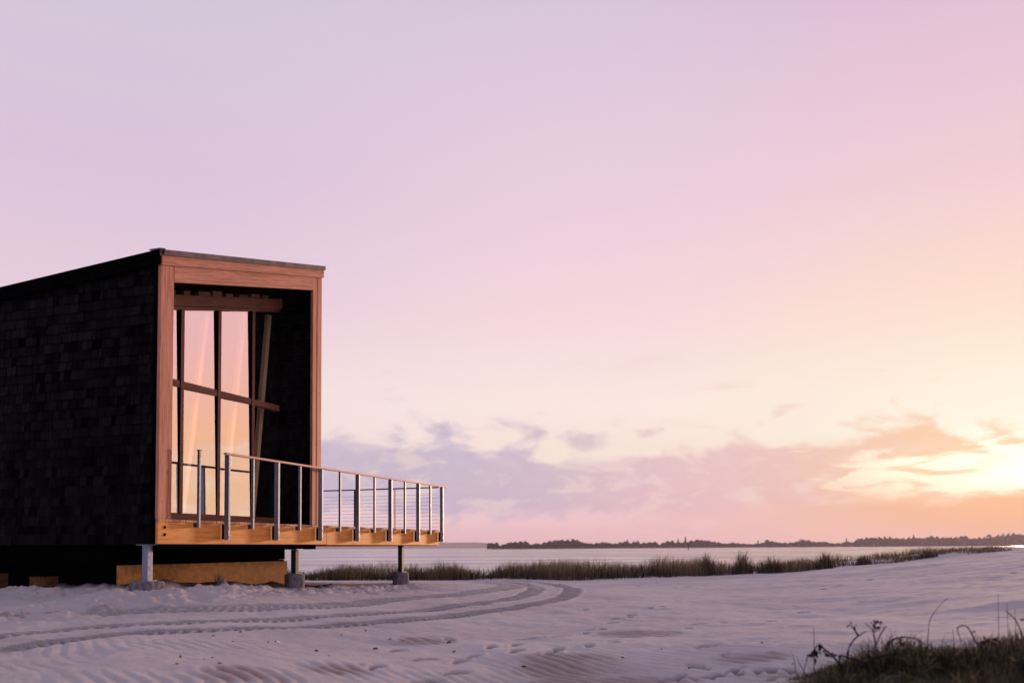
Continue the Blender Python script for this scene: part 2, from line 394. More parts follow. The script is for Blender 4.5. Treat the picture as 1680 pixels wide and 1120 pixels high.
def ground0(x, y):
    x = np.atleast_1d(np.asarray(x, float)); y = np.atleast_1d(np.asarray(y, float))
    xc = np.clip(x, -14, 17); yc = np.clip(y, 1.0, 31.5)
    z = np.full(xc.shape, TPS[-3]) + TPS[-2] * xc + TPS[-1] * yc
    for i in range(len(cp)): z += TPS[i] * _phi((xc - cp[i, 0]) ** 2 + (yc - cp[i, 1]) ** 2)
    d = np.maximum(y - 32.5, 0)
    z = z - 0.5 * d * d / (d + 6.0) * 0.42
    return np.maximum(z, -4.0)
def gz(x, y): return float(ground0(x, y)[0])
def onground(px, py):
    q = ray(px, py); lo, hi = 2.0, 60.0
    f = lambda dd: (q[2] * dd / q[1] + EYE) - gz(q[0] * dd / q[1], dd)
    dd = 2.5
    while dd < 45 and f(dd) > 0: dd *= 1.02
    lo, hi = dd / 1.02, dd
    for _ in range(24):
        mm = (lo + hi) / 2
        if f(mm) > 0: lo = mm
        else: hi = mm
    return np.array([q[0] / q[1] * hi, hi])
# grid: fine where the lens looks, coarse all round
azs = np.concatenate([np.linspace(-33, 33, 1050), np.linspace(33, 327, 70)[1:-1]])
rs = np.concatenate([np.geomspace(0.3, 3.0, 18)[:-1], np.geomspace(3.0, 36.0, 540), np.geomspace(36, 90, 40)[1:], np.geomspace(90, 9000, 22)[1:]])
AZ, RS = np.meshgrid(np.radians(azs), rs)
gx = (np.sin(AZ) * RS); gy = (np.cos(AZ) * RS)
hz = ground0(gx.ravel(), gy.ravel()).reshape(gx.shape)
near = sstep(60, 30, RS) * sstep(0.5, 2.0, RS)
hz += near * (0.10 * fbm(gx, gy, 0.45, 3, 1) + 0.040 * fbm(gx, gy, 2.2, 4, 2) + 0.013 * fbm(gx, gy, 7.0, 3, 3))
# wind ripples, in patches
rp = fbm(gx, gy, 0.5, 3, 5); wob = fbm(gx, gy, 0.9, 3, 6)
dirx, diry = 0.83, 0.55
ph = (gx * dirx + gy * diry) / 0.125 + wob * 1.8
rmask = sstep(-0.14, 0.10, rp) * sstep(9.5, 6.5, RS) * sstep(2.0, 3.2, RS)
lx, ly = (gx - A0[0]) * D2[0] + (gy - A0[1]) * D2[1], (gx - A0[0]) * D1[0] + (gy - A0[1]) * D1[1]    # building t, s
rip = np.sin(2 * pi * ph); hz += rmask * 0.010 * (rip + 0.35 * np.sin(4 * pi * ph + 1))
# churned sand in front of the cabin and a heap against it
dchurn = np.exp(-((ly + 0.55) / 0.75) ** 2) * sstep(9, 6, lx) * sstep(60, 20, RS)
dleft = np.exp(-((lx + 0.75) / 0.8) ** 2) * sstep(-1.0, 0.0, ly) * sstep(9, 7, ly)
churn = np.maximum(dchurn, dleft)
hz += churn * (0.24 * fbm(gx, gy, 3.2, 4, 8) + 0.18 * np.abs(fbm(gx, gy, 6.0, 3, 9)))
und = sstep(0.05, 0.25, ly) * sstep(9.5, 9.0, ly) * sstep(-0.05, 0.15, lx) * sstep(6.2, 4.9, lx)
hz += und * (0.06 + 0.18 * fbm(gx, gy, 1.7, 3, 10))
print_dark = np.zeros_like(hz); brown = np.zeros_like(hz)
shade_humus = np.clip(und * 1.2 + 0 * hz, 0, 1)  # shade under the cabin painted into the sand colour
brown = np.clip(brown + 0.55 * rmask * sstep(0.1, -0.7, rip) * sstep(-.1, .25, fbm(gx, gy, 1.3, 3, 12)), 0, 1)  # ripple troughs tinted brown in place of their weak shading
# brown blown patches
for px, py, rx, ry in [(690, 1052, .34, .16), (1045, 1042, .42, .20), (930, 1092, .55, .28), (990, 1112, .6, .16), (1230, 1078, .3, .12), (560, 1098, .3, .15), (400, 1110, .35, .16)]:
    c0 = onground(px, py); q = ((gx - c0[0]) / rx) ** 2 + ((gy - c0[1]) / (ry * 2.2)) ** 2
    brown = np.maximum(brown, sstep(1.5, 0.1, q + 2.2 * fbm(gx, gy, 3.0, 4, 14)) * (0.72 - 0.28 * rip))
    hz += 0.006 * rip * sstep(2.2, 0.6, q)
# tyre tracks
TRACKS = [([(-60, 1060), (60, 1047), (180, 1036), (330, 1028), (480, 1021), (600, 1013), (720, 1003), (820, 990), (875, 981), (904, 972), (906, 964), (885, 958), (850, 954.5), (800, 953)], 1.0),
          ([(-60, 1016), (120, 1006), (300, 1001), (450, 994), (560, 989), (680, 979), (770, 972), (825, 966), (840, 961), (815, 957), (770, 955)], 0.7)]
allp = []; alls = []; allw = []
for ti, (pl, wt) in enumerate(TRACKS):
    P = [onground(*q) for q in pl]
    P = np.array(P)
    # Catmull-Rom through the points, then even steps
    dense = []
    for i in range(len(P) - 1):
        p0, p1, p2, p3 = P[max(i - 1, 0)], P[i], P[i + 1], P[min(i + 2, len(P) - 1)]
        for u in np.linspace(0, 1, 160, endpoint=False):
            dense.append(0.5 * ((2 * p1) + (-p0 + p2) * u + (2 * p0 - 5 * p1 + 4 * p2 - p3) * u * u + (-p0 + 3 * p1 - 3 * p2 + p3) * u ** 3))
    dense = np.array(dense); L = np.concatenate([[0], np.cumsum(np.linalg.norm(np.diff(dense, axis=0), axis=1))])
    g = np.arange(0, L[-1], 0.02); dd = np.stack([np.interp(g, L, dense[:, i]) for i in (0, 1)], 1)
    off = np.gradient(dd, axis=0); off /= np.linalg.norm(off, axis=1)[:, None]; nrm = np.stack([-off[:, 1], off[:, 0]], 1)
    sp_ = 0.40 if ti == 0 else 0.16
    for side_, ww in ((-sp_, 1.0), (sp_, 0.85)):
        allp.append(dd + nrm * side_); alls.append(g + side_); allw.append(np.full(len(g), wt * ww))
tp = np.vstack(allp); tsv = np.concatenate(alls); tw = np.concatenate(allw)
kd = kdtree.KDTree(len(tp))
for i, q in enumerate(tp): kd.insert((q[0], q[1], 0), i)
kd.balance()
cand = (RS > 6) & (RS < 34) & (gx > -9) & (gx < 5) & (gy < 33)
idx = np.argwhere(cand)
for r_, c_ in idx:
    x_, y_ = gx[r_, c_], gy[r_, c_]
    co, i, d = kd.find((x_, y_, 0))
    if d > 0.40: continue
    lug = sin(2 * pi * (tsv[i] + d * 0.7) / 0.13)
    wt = tw[i]
    fl = 1 - min(1, max(0, (d - 0.17) / 0.05))
    rim = math.exp(-((d - 0.255) / 0.04) ** 2)
    hz[r_, c_] += wt * (-0.012 * fl + 0.013 * fl * lug + 0.010 * rim)
    print_dark[r_, c_] = max(print_dark[r_, c_], wt * min(1, 0.55 * fl + 0.40 * fl * (lug < 0)))
# footprints
FP = [(500 + a / 3, 900 + b_ / 3) for a, b_ in [(1605, 325), (1600, 335), (1535, 345), (1510, 362), (1465, 395), (1385, 415), (1375, 400), (1290, 430), (1220, 445), (1090, 450), (1040, 480), (1035, 515), (915, 495), (1245, 505), (1400, 490), (1520, 470), (830, 530), (760, 548), (565, 548), (600, 640), (735, 605), (345, 580), (1205, 525), (715, 445), (450, 500), (600, 545)]]
FP += [(1060 + a / 2.71, 840 + b_ / 2.71) for a, b_ in [(235, 505), (190, 525), (115, 543), (435, 487), (340, 495), (550, 487), (700, 445), (790, 470), (105, 735), (150, 715), (270, 722), (320, 710), (400, 688), (395, 705), (500, 697), (555, 690), (640, 690), (1000, 300), (985, 303), (860, 328), (790, 340), (920, 355), (180, 325), (40, 315), (20, 432), (70, 425), (1410, 297), (1630, 268), (1420, 335), (120, 333), (265, 600), (350, 632), (230, 680), (570, 720), (960, 395), (1190, 315)]]
FP += [(930, 955), (1010, 950), (1075, 955), (1130, 960), (1180, 966), (985, 962), (1060, 972), (1110, 985), (1045, 960), (1205, 950), (1290, 948), (1350, 962), (1000, 985), (960, 1000)]
for px, py in FP:
    c0 = onground(px, py); a_ = random.gauss(radians(70), 0.45); ca, sa = cos(a_), sin(a_)
    reg = np.where((np.abs(gx - c0[0]) < 0.4) & (np.abs(gy - c0[1]) < 0.4))
    if not len(reg[0]): continue
    ux = (gx[reg] - c0[0]) * ca + (gy[reg] - c0[1]) * sa; uy = -(gx[reg] - c0[0]) * sa + (gy[reg] - c0[1]) * ca
    sc_ = random.uniform(0.9, 1.25); waist = 0.052 * sc_ * (1 + 0.18 * np.sin(ux / 0.13 * 3))
    q = np.sqrt((ux / (0.145 * sc_)) ** 2 + (uy / waist) ** 2) + 0.5 * fbm(gx[reg], gy[reg], 9, 2, 21)
    hz[reg] += -0.030 * sstep(1.15, 0.6, q) + 0.004 * np.exp(-((q - 1.45) / 0.3) ** 2)
    print_dark[reg] = np.maximum(print_dark[reg], 1.0 * sstep(1.15, 0.55, q))
edge = [onground(*q) for q in ((1285, 1118), (1340, 1098), (1400, 1086), (1480, 1076), (1560, 1068), (1640, 1060), (1720, 1052))]
ex = np.array([e[0] for e in edge]); ey = np.array([e[1] for e in edge])
mo = sstep(0.05, 0.45, np.interp(gx, ex, ey) + 0.35 * fbm(gx, gy, 2.0, 3, 44) - gy) * sstep(ex[0] - 0.2, ex[0] + 0.1, gx) * (gy > 1.0) * (RS < 9)
shade_humus = np.maximum(shade_humus, 0.85 * mo)
nr, nc = hz.shape
verts = np.stack([gx, gy, hz], -1).reshape(-1, 3)
I = np.arange(nr * nc).reshape(nr, nc); J = np.roll(I, -1, axis=1)
faces = np.stack([I[:-1], I[1:], J[1:], J[:-1]], -1).reshape(-1, 4)[:, ::-1]
sand = mesh_np('sand', verts, faces, M['sand'], smooth=True, attrs={'print_dark': print_dark.ravel(), 'shade_humus': shade_humus.ravel(), 'brown': brown.ravel()})
tag(sand, 'pale rippled beach sand with tyre tracks and footprints', 'sand', kind='structure')
def hfine(x, y):
    """height of the finished sand at a point"""
    r_ = math.hypot(x, y); a_ = math.degrees(atan2(x, y)) % 360
    a_ = a_ - 360 if a_ > 340 else a_
    i = min(max(np.searchsorted(rs, r_), 0), nr - 1); j = min(max(np.searchsorted(azs, a_), 0), nc - 1)
    return float(hz[i, j])

# water
wv_ = [(-9000, 24, 0), (9000, 24, 0), (9000, 9200, 0), (-9000, 9200, 0)]
tag(mesh_np('water', wv_, [(0, 1, 2, 3)], M['water']), 'calm lilac bay water behind the grass strip', 'water', kind='structure')

# ------------------------------------------------------------------ cabin
ROOF = lambda t, s_: 4.445 + 0.2422 * t - 0.0755 * s_
LEN = 9.2
cab = bthing('cabin', 'dark shingled cabin raised on posts with a cedar framed glazed porch', 'cabin', (0, 0, -0.26))
ORG = (0, 0, -0.26)
def part(mb, name, mt, parent=None, **kw): return mb.build(name, mt, parent or cab, ORG, **kw)
def shingles(mb, u0, u1, z0, ztop, place, expo=0.149, seed=3):
    """courses of split shingles; place(u, out, z) gives a building point"""
    r_ = random.Random(seed); z = z0; row = 0
    while z < 5.6:
        u = u0 - r_.random() * 0.1
        while u < u1:
            wd = r_.choice((0.07, 0.09, 0.11, 0.13, 0.15, 0.17)) * r_.uniform(0.9, 1.1)
            a, b_ = max(u, u0), min(u + wd - 0.009, u1); u += wd
            if b_ - a < 0.01: continue
            zt = z + expo * 1.35
            lim = min(ztop(a), ztop(b_)) - 0.002
            if z > lim - 0.02: continue
            zt = min(zt, lim); zb = z + r_.uniform(-0.006, 0.004); out = 0.030 + r_.uniform(-0.005, 0.006)
            tn = r_.betavariate(3.5, 3.5)
            P = [place(a, 0, zb), place(b_, 0, zb), place(b_, out, zb), place(a, out, zb), place(a, 0, zt), place(b_, 0, zt), place(b_, 0.006, zt), place(a, 0.006, zt)]
            mb.hexa(P, tn)
        z += expo; row += 1
# left side wall: backing and its shingles
wall = MB(); wall.box(0.0, 0.10, 0.06, LEN, 0.08, lambda t, s_: ROOF(t, s_) - 0.10)
wl = part(wall, 'side_wall', M['black'])
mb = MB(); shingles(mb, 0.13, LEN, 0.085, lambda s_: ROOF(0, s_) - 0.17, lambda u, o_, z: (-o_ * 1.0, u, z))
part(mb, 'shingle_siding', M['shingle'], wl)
mb = MB(); mb.box(-0.035, 0.0, 0.055, 0.13, 0.08, lambda t, s_: ROOF(0, s_) - 0.17); part(mb, 'corner_board', M['black'], wl)
# right wall and back wall (turned away from the lens)
mb = MB(); mb.box(4.26, 4.36, 0.06, LEN, 0.08, lambda t, s_: ROOF(t, s_) - 0.10)
wr = part(mb, 'side_wall', M['black'])
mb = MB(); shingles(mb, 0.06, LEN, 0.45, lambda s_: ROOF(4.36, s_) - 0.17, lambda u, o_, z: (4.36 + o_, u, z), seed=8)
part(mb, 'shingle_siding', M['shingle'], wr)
mb = MB(); mb.box(0.10, 4.26, LEN - 0.1, LEN, 0.08, lambda t, s_: ROOF(t, s_) - 0.10); part(mb, 'back_wall', M['black'])
# porch cheeks: dark shingles on the inner faces of the porch
mb = MB(); mb.box(4.10, 4.26, 0.06, 0.83, 0.45, lambda t, s_: 4.0 + 0.2422 * t)
wc = part(mb, 'porch_cheek', M['black'])
mb = MB(); shingles(mb, 0.06, 0.76, 0.47, lambda s_: 4.97, lambda u, o_, z: (4.10 - o_, u, z), seed=5); part(mb, 'shingle_siding', M['shingle'], wc)
mb = MB(); mb.box(0.10, 0.24, 0.06, 0.83, 0.45, lambda t, s_: 4.0 + 0.2422 * t); part(mb, 'porch_cheek', M['black'])
# roof
mb = MB(); mb.box(-0.075, 4.42, -0.02, LEN + 0.15, lambda t, s_: ROOF(t, s_) - 0.085, ROOF)
rf = part(mb, 'roof', M['roof_metal'])
mb = MB(); mb.box(-0.02, 4.425, -0.052, -0.022, lambda t, s_: ROOF(t, 0) - 0.075, lambda t, s_: ROOF(t, 0) + 0.006); part(mb, 'drip_edge', M['roof_metal'], rf)
mb = MB(); mb.box(-0.085, -0.035, 0.0, LEN + 0.15, lambda t, s_: ROOF(0, s_) - 0.215, lambda t, s_: ROOF(0, s_) - 0.088); part(mb, 'eave_board', M['black'], rf)
mb = MB(); mb.box(-0.11, -0.078, -0.012, LEN + 0.15, lambda t, s_: ROOF(0, s_) - 0.12, lambda t, s_: ROOF(0, s_) - 0.02); part(mb, 'gutter', M['black'], rf)
mb = MB(); mb.box(-0.10, 0.02, -0.03, 0.16, lambda t, s_: ROOF(t, 0) + 0.008, lambda t, s_: ROOF(t, 0) + 0.03); part(mb, 'corner_cap', M['roof_metal'], rf)
# front frame
mb = MB(); mb.box(-0.03, 4.415, -0.022, 0.06, lambda t, s_: 4.225 + 0.2422 * t, lambda t, s_: ROOF(t, 0) - 0.078); part(mb, 'rake_board', M['cedar_r'], bevel=0.003)
mb = MB(); mb.box(0.255, 4.075, 0.004, 0.06, lambda t, s_: 3.976 + 0.2422 * t, lambda t, s_: 4.221 + 0.2422 * t); part(mb, 'header_board', M['cedar_r'], bevel=0.003)
for a, b_, q in ((-0.03, 0.135, 0.0), (0.139, 0.255, 0.008)):
    mb = MB(); mb.box(a, b_, q, 0.06, 0.452, lambda t, s_: 4.221 + 0.2422 * t); part(mb, 'corner_post', M['cedar_z'], bevel=0.003)
for a, b_, q in ((4.075, 4.215, 0.006), (4.219, 4.372, 0.0)):
    mb = MB(); mb.box(a, b_, q, 0.06, 0.452, lambda t, s_: 4.221 + 0.2422 * t); part(mb, 'corner_post', M['cedar_z'], bevel=0.003)
# porch ceiling, beam over the window
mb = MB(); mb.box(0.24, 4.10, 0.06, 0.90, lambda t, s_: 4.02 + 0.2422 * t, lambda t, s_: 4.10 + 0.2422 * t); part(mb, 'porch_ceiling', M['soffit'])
mb = MB(); mb.box(0.24, 4.098, 0.70, 0.86, lambda t, s_: 3.70 + 0.2377 * t, lambda t, s_: 3.885 + 0.2377 * t); bm_ = part(mb, 'window_beam', M['sash_r'], bevel=0.004)
mb = MB(); mb.box(0.242, 4.096, 0.81, 0.86, lambda t, s_: 3.887 + 0.2377 * t, lambda t, s_: 4.018 + 0.2422 * t); part(mb, 'filler_board', M['soffit'], bm_)
for i in range(9):
    mb = MB(); t0 = 0.6 + 0.36 * i; hh = random.uniform(0.04, 0.10); mb.box(t0, t0 + random.uniform(.14, .30), 0.72, 0.80, lambda t, s_: 3.886 + 0.2377 * t, lambda t, s_: 3.886 + hh + 0.2377 * t); part(mb, 'blocking', M['sash_r'], bm_)
# glazed front of the porch
win = MB(); win.box(0.24, 4.098, 0.75, 0.86, 0.455, 0.595); wn = part(win, 'window', M['sash_t'], bevel=0.003)
mb = MB(); mb.box(0.24, 4.098, 0.752, 0.85, lambda t, s_: 3.645 + 0.2377 * t, lambda t, s_: 3.697 + 0.2377 * t); part(mb, 'window_head', M['sash_r'], wn)
MUL = [0.40, 1.325, 2.268, 3.235]
for tm in MUL:
    mb = MB(); mb.box(tm - 0.036, tm + 0.042, 0.738, 0.85, 0.597, lambda t, s_: 3.643 + 0.2377 * t); part(mb, 'mullion', M['sash_z'], wn, bevel=0.002)
    mb = MB(); mb.box(tm - 0.050, tm - 0.037, 0.742, 0.85, 0.597, lambda t, s_: 3.643 + 0.2377 * t); part(mb, 'shade_strip', M['black'], wn)  # black strip stands in for shade on the mullion's left face
edges = [0.24] + MUL + [4.098]
for i in range(5):
    a = edges[i] + (0.043 if i else 0); b_ = edges[i + 1] - (0.051 if i < 4 else 0)
    mb = MB(); mb.box(a, b_, 0.748, 0.85, 2.665, 2.772); part(mb, 'transom', M['sash_t'], wn)
    for za, zb in ((0.597, 2.663), (2.774, None)):
        g = MB(); tl = lambda z: 0.766 + 0.0127 * (z - 0.6)
        za2 = [za, za]; zb2 = [zb, zb] if zb else [3.643 + 0.2377 * a, 3.643 + 0.2377 * b_]
        sk = lambda t: 0.020 - 0.038 * (t - a) / (b_ - a)
        q4 = lambda t, z: tl(z) + sk(t)
        g.hexa([(a, q4(a, za), za), (b_, q4(b_, za), za), (b_, q4(b_, za) + .008, za), (a, q4(a, za) + .008, za), (a, q4(a, zb2[0]), zb2[0]), (b_, q4(b_, zb2[1]), zb2[1]), (b_, q4(b_, zb2[1]) + .008, zb2[1]), (a, q4(a, zb2[0]) + .008, zb2[0])])
        part(g, 'glass_pane', M['glass'], wn)
# interior seen through the glass
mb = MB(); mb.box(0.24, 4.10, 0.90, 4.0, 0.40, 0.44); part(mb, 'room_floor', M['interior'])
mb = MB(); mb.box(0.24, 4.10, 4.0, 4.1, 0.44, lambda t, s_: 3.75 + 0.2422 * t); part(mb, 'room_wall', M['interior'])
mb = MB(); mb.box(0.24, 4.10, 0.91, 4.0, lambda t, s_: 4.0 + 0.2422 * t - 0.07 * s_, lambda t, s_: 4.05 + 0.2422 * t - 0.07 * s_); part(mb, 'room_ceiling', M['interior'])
for (tb, tt) in ((1.62, 2.22), (2.68, 3.28), (3.55, 4.05)):
    zt = 3.60 + 0.2377 * tt
    mb = MB(); mb.hexa([(tb - .05, 0.96, 0.45), (tb + .05, 0.96, 0.45), (tb + .05, 1.04, 0.45), (tb - .05, 1.04, 0.45), (tt - .05, 0.96, zt), (tt + .05, 0.96, zt), (tt + .05, 1.04, zt), (tt - .05, 1.04, zt)])
    part(mb, 'diagonal_brace', M['pale_timber'])
# floor frame under the walls
mb = MB(); mb.box(0.05, 4.36, 0.80, LEN, -0.20, 0.078); part(mb, 'floor_frame', M['black'])
# foundation skirting
fd = bthing('foundation', 'brown plywood skirting wall set back under the cabin', 'foundation', (0.1, 0.8, -0.8))
def fpart(mb, name, mt): return mb.build(name, mt, fd, (0.1, 0.8, -0.8), 0)
mb = MB(); mb.box(0.06, 4.44, 0.80, 0.84, -0.95, -0.235)
fpart(mb, 'plywood_face', M['plywood'])
mb = MB(); mb.box(0.12, 4.40, 0.842, LEN, -1.0, -0.204); fpart(mb, 'shaded_side', M['black'])  # shaded flank of the foundation painted black
for s0, zt, lab in ((2.02, -0.40, 'short plywood pier under the middle of the dark side wall'), (3.06, -0.36, 'short plywood pier at the far left under the side wall')):
    t_ = bthing('plywood_pier', lab, 'pier', (0.0, s0, -0.7), 'plywood piers under the side wall')
    mb = MB(); mb.box(-0.16, 0.10, s0, s0 + 0.3, -0.95, zt); mb.build('pier_box', M['plywood_dim'], t_, (0.0, s0, -0.7))
    mb = MB(); mb.box(-0.18, 0.11, s0 - .012, s0 + 0.31, zt + 0.001, zt + 0.05); mb.build('pier_cap', M['black'], t_, (0.0, s0, -0.7))

# ------------------------------------------------------------------ deck
dk = bthing('deck', 'cantilevered timber deck with orange stained fascia beside the cabin', 'deck', (4.4, 0, 0.08)); DO = (4.4, 0, 0.08)
mb = MB(); mb.box(-0.03, 4.582, 0.0, 0.045, 0.082, 0.408); mb.build('fascia_board', M['fascia'], dk, DO, 0.003)
mb = MB(); mb.box(4.594, 9.84, 0.0, 0.045, 0.075, 0.404); mb.build('fascia_board', M['fascia'], dk, DO, 0.003)
mb = MB(); mb.box(4.586, 4.592, 0.012, 0.045, 0.076, 0.404); mb.build('joint_strip', M['black'], dk, DO)
mb = MB(); mb.box(9.795, 9.84, 0.047, 5.0, 0.06, 0.404); mb.build('end_fascia', M['fascia'], dk, DO, 0.003)
mb = MB(); t0 = -0.025; i = 0
while t0 < 9.83:
    e = min(t0 + 0.138, 9.845); dz = random.uniform(-0.003, 0.003); q = -0.012 + random.uniform(-.006, .004)
    mb.box(t0, e, q, 0.05 if t0 < 0.10 else 0.745 if t0 < 4.37 else 5.0, 0.410, 0.449 + dz); t0 += 0.1445; i += 1
mb.build('decking', M['deckboard'], dk, DO, 0.004)
for q in (0.35, 1.6, 3.0, 4.6):
    mb = MB(); mb.box(4.45, 9.78, q, q + 0.09, 0.10, 0.405); mb.build('deck_joist', M['black'], dk, DO)
mb = MB(); mb.box(0.1, 4.36, 0.10, 0.22, -0.01, 0.076); mb.build('deck_beam', M['black'], dk, DO)
for z in (0.33, 0.22):
    mb = MB(); mb.tube([(0.11, 0.001, z), (0.11, -0.010, z)], 0.022, 10); mb.build('bolt', M['black'], dk, DO)

# railings
PT = [1.425, 2.79, 4.21, 5.614, 7.053, 8.45, 9.80]; SM = [2.10, 3.51, 4.92, 6.334, 7.763, 9.13]
rl = bthing('front_railing', 'long galvanised deck railing with tan top rail along the front', 'railing', (1.4, -0.1, 0.1)); RO = (1.4, -0.1, 0.1)
mb = MB(); mb.box(1.36, 10.10, -0.125, -0.065, 1.522, 1.558); mb.build('top_rail', M['tan_rail'], rl, RO, 0.008)
for t in PT:
    mb = MB(); mb.box(t - 0.024, t + 0.024, -0.14, -0.055, 0.15, 1.520); p_ = mb.build('post', M['galv'], rl, RO, 0.004)
    mb = MB(); mb.box(t - 0.022, t + 0.022, -0.053, -0.014, 0.16, 0.40); mb.build('standoff', M['black'], p_, (0, 0, 0));  # bracket; its black also stands in for shade beside the post
    for z in (0.20, 0.34):
        mb = MB(); mb.tube([(t, -0.141, z), (t, -0.15, z)], 0.013, 8); mb.build('bolt', M['galv'], p_, (0, 0, 0))
def slim(t, parent, org):
    mb = MB(); mb.box(t - 0.019, t + 0.019, -0.115, -0.072, 0.335, 1.520); p_ = mb.build('slim_post', M['galv'], parent, org, 0.003)
    mb = MB(); mb.box(t - 0.022, t + 0.018, -0.071, -0.014, 0.34, 0.405); br = mb.build('bracket', M['dark_steel'], p_, (0, 0, 0), 0.003)
    return p_
for t in SM: slim(t, rl, RO)
for o in list(COL.objects):                                           # sub-parts share the frame of their thing
    if o.parent and o.parent.parent is rl: o.data.transform(Matrix.Translation((-RO[0], -RO[1], -RO[2])))
lone = bthing('railing_post', 'lone slim steel post without a rail beside the left corner post', 'railing post', (0.742, -0.1, 0.33)); LO = (0.742, -0.1, 0.33)
mb = MB(); mb.box(0.723, 0.761, -0.115, -0.072, 0.335, 1.525); mb.build('upright', M['galv'], lone, LO, 0.003)
mb = MB(); mb.box(0.715, 0.769, -0.125, -0.062, 1.526, 1.538); mb.build('cap_plate', M['dark_steel'], lone, LO, 0.002)
mb = MB(); mb.box(0.720, 0.760, -0.071, -0.014, 0.34, 0.405); mb.build('bracket', M['dark_steel'], lone, LO, 0.003)
er = bthing('end_railing', 'dark cable railing across the far end of the deck', 'railing', (9.75, 0.1, 0.45)); EO = (9.75, 0.1, 0.45)
mb = MB(); mb.box(9.72, 9.775, -0.02, 4.9, 1.500, 1.530); mb.build('top_rail', M['dark_steel'], er, EO, 0.006)
for s_ in (1.18, 2.33, 3.50, 4.70):
    mb = MB(); wd = 0.036 if s_ != 1.18 else 0.012
    mb.box(9.735, 9.765, s_ - wd, s_ + wd, 0.452, 1.498); mb.build('post', M['dark_steel'] if s_ != 1.18 else M['tan_rail'], er, EO, 0.002)
for i in range(10):
    z = 0.53 + i * 0.09; mb = MB(); mb.tube([(9.75, -0.04, z), (9.75, 4.85, z)], 0.0042, 6); mb.build('cable', M['cable'], er, EO)

# ------------------------------------------------------------------ pier footings
def footing(t, s_, zb, zt, square, lab, dark):
    o = bthing('deck_pier', lab, 'pier', (t, s_, zb - 0.05), 'concrete pier footings'); og = (t, s_, zb - 0.05)
    mb = MB(); h = 0.19; nseg = 18; r_ = random.Random(int(t * 10) + 3); ztop = zb + (0.16 if square else 0.31)
    ring = []
    for zz, sc in ((zb - 0.35, 1.06), (zb, 1.02), (ztop - 0.03, 1.0), (ztop, 0.92)):
        row = []
        for i in range(nseg):
            a = 2 * pi * i / nseg
            if square:
                kq = 1 / max(abs(cos(a)), abs(sin(a))); kq = min(kq, 1.32)
            else: kq = 1.0
            rr = h * sc * kq * (1 + r_.uniform(-.045, .045)); row.append((t + rr * cos(a), s_ + rr * sin(a), zz + r_.uniform(-.012, .012)))
        ring.append(row)
    for row in ring: mb.v += row; mb.t += [0.5] * nseg
    for i in range(3):
        for j in range(nseg): mb.f.append((i * nseg + j, i * nseg + (j + 1) % nseg, (i + 1) * nseg + (j + 1) % nseg, (i + 1) * nseg + j))
    mb.f.append(tuple(3 * nseg + j for j in range(nseg)))
    mb.build('concrete_block', M['concrete'], o, og)
    ps = MB(); a = 0.052; ps.box(t - a, t + a, s_ - a, s_ + a, ztop - 0.01, zt - 0.014); ps.build('steel_post', M['dark_steel'] if dark else M['galv'], o, og, 0.006)
    pl = MB(); pl.box(t - .11, t + .11, s_ - .11, s_ + .11, zt - 0.013, zt - 0.002); pl.build('cap_plate', M['galv'], o, og)
    bp = MB(); bp.box(t - .10, t + .10, s_ - .10, s_ + .10, ztop - 0.008, ztop + 0.012); bl = bp.build('base_plate', M['galv'], o, og)
footing(0.02, 0.23, -0.62, 0.078, True, 'square concrete footing with bright steel post at the near cabin corner', False)
footing(3.80, 0.20, -0.78, 0.0, False, 'round concrete footing with dark post in front of the skirting end', True)
footing(8.15, 0.20, -0.865, 0.072, False, 'round concrete footing with dark post under the outer deck', True)

# ------------------------------------------------------------------ blades of grass
def blades(name, X, Y, Z, Hh, wdt, lean, material, tones, droop=0.35):
    nB = len(X); a = rng.random(nB) * 2 * pi; fx, fy = np.cos(a), np.sin(a)          # width direction
    la = rng.normal(0.4, 1.6, nB); lx_, ly_ = np.cos(la) * lean, np.sin(la) * lean
    vs = []; tn = []
    for lv, (hh, ww, bend) in enumerate(((0, 1.0, 0), (0.5, 0.8, 0.30), (0.82, 0.5, 0.72), (1.0, 0.08, 1.12))):
        cx = X + lx_ * Hh * bend; cy = Y + ly_ * Hh * bend; cz = Z + Hh * (hh - droop * np.abs(lean) * bend * bend * 0.5)
        for sg in (-1, 1):
            vs.append(np.stack([cx + sg * fx * wdt * ww * 0.5, cy + sg * fy * wdt * ww * 0.5, cz], -1)); tn.append(tones)
    V = np.stack(vs, 1).reshape(-1, 3); T = np.stack(tn, 1).ravel(); bidx = (np.arange(nB) * 8)[:, None]
    Fq = np.concatenate([bidx + np.array(q) for q in ((0, 1, 3, 2), (2, 3, 5, 4), (4, 5, 7, 6))])
    return mesh_np(name, V, Fq, material, tone=T)
# strip of beach grass along the crest of the sand
NB = 66000
px = rng.uniform(380, 1670, NB); dp = 28.6 + 5.2 * rng.random(NB) ** 1.2
X = (px - 840) / FPX * dp; Y = dp
cn = fbm(X, Y, 0.9, 3, 31); cn2 = fbm(X, Y, 0.25, 2, 33)
keep = rng.random(NB) < np.where(px < 1165, np.maximum(0.62 + 2.2 * cn, 0.34), np.interp(px, [1165, 1200, 1330, 1500, 1670], [0.45, 0.5, 0.40, 0.35, 0.15]) + 2.6 * cn)
X, Y, px, cn, cn2 = X[keep], Y[keep], px[keep], cn[keep], cn2[keep]
Zg = ground0(X, Y)
hm = np.interp(px, [380, 600, 900, 1160, 1300, 1400, 1500, 1670], [0.44, 0.43, 0.45, 0.46, 0.40, 0.30, 0.20, 0.08])
Hb = hm * (0.80 + 1.9 * cn + 0.6 * cn2) * rng.uniform(0.45, 1.25, len(X))
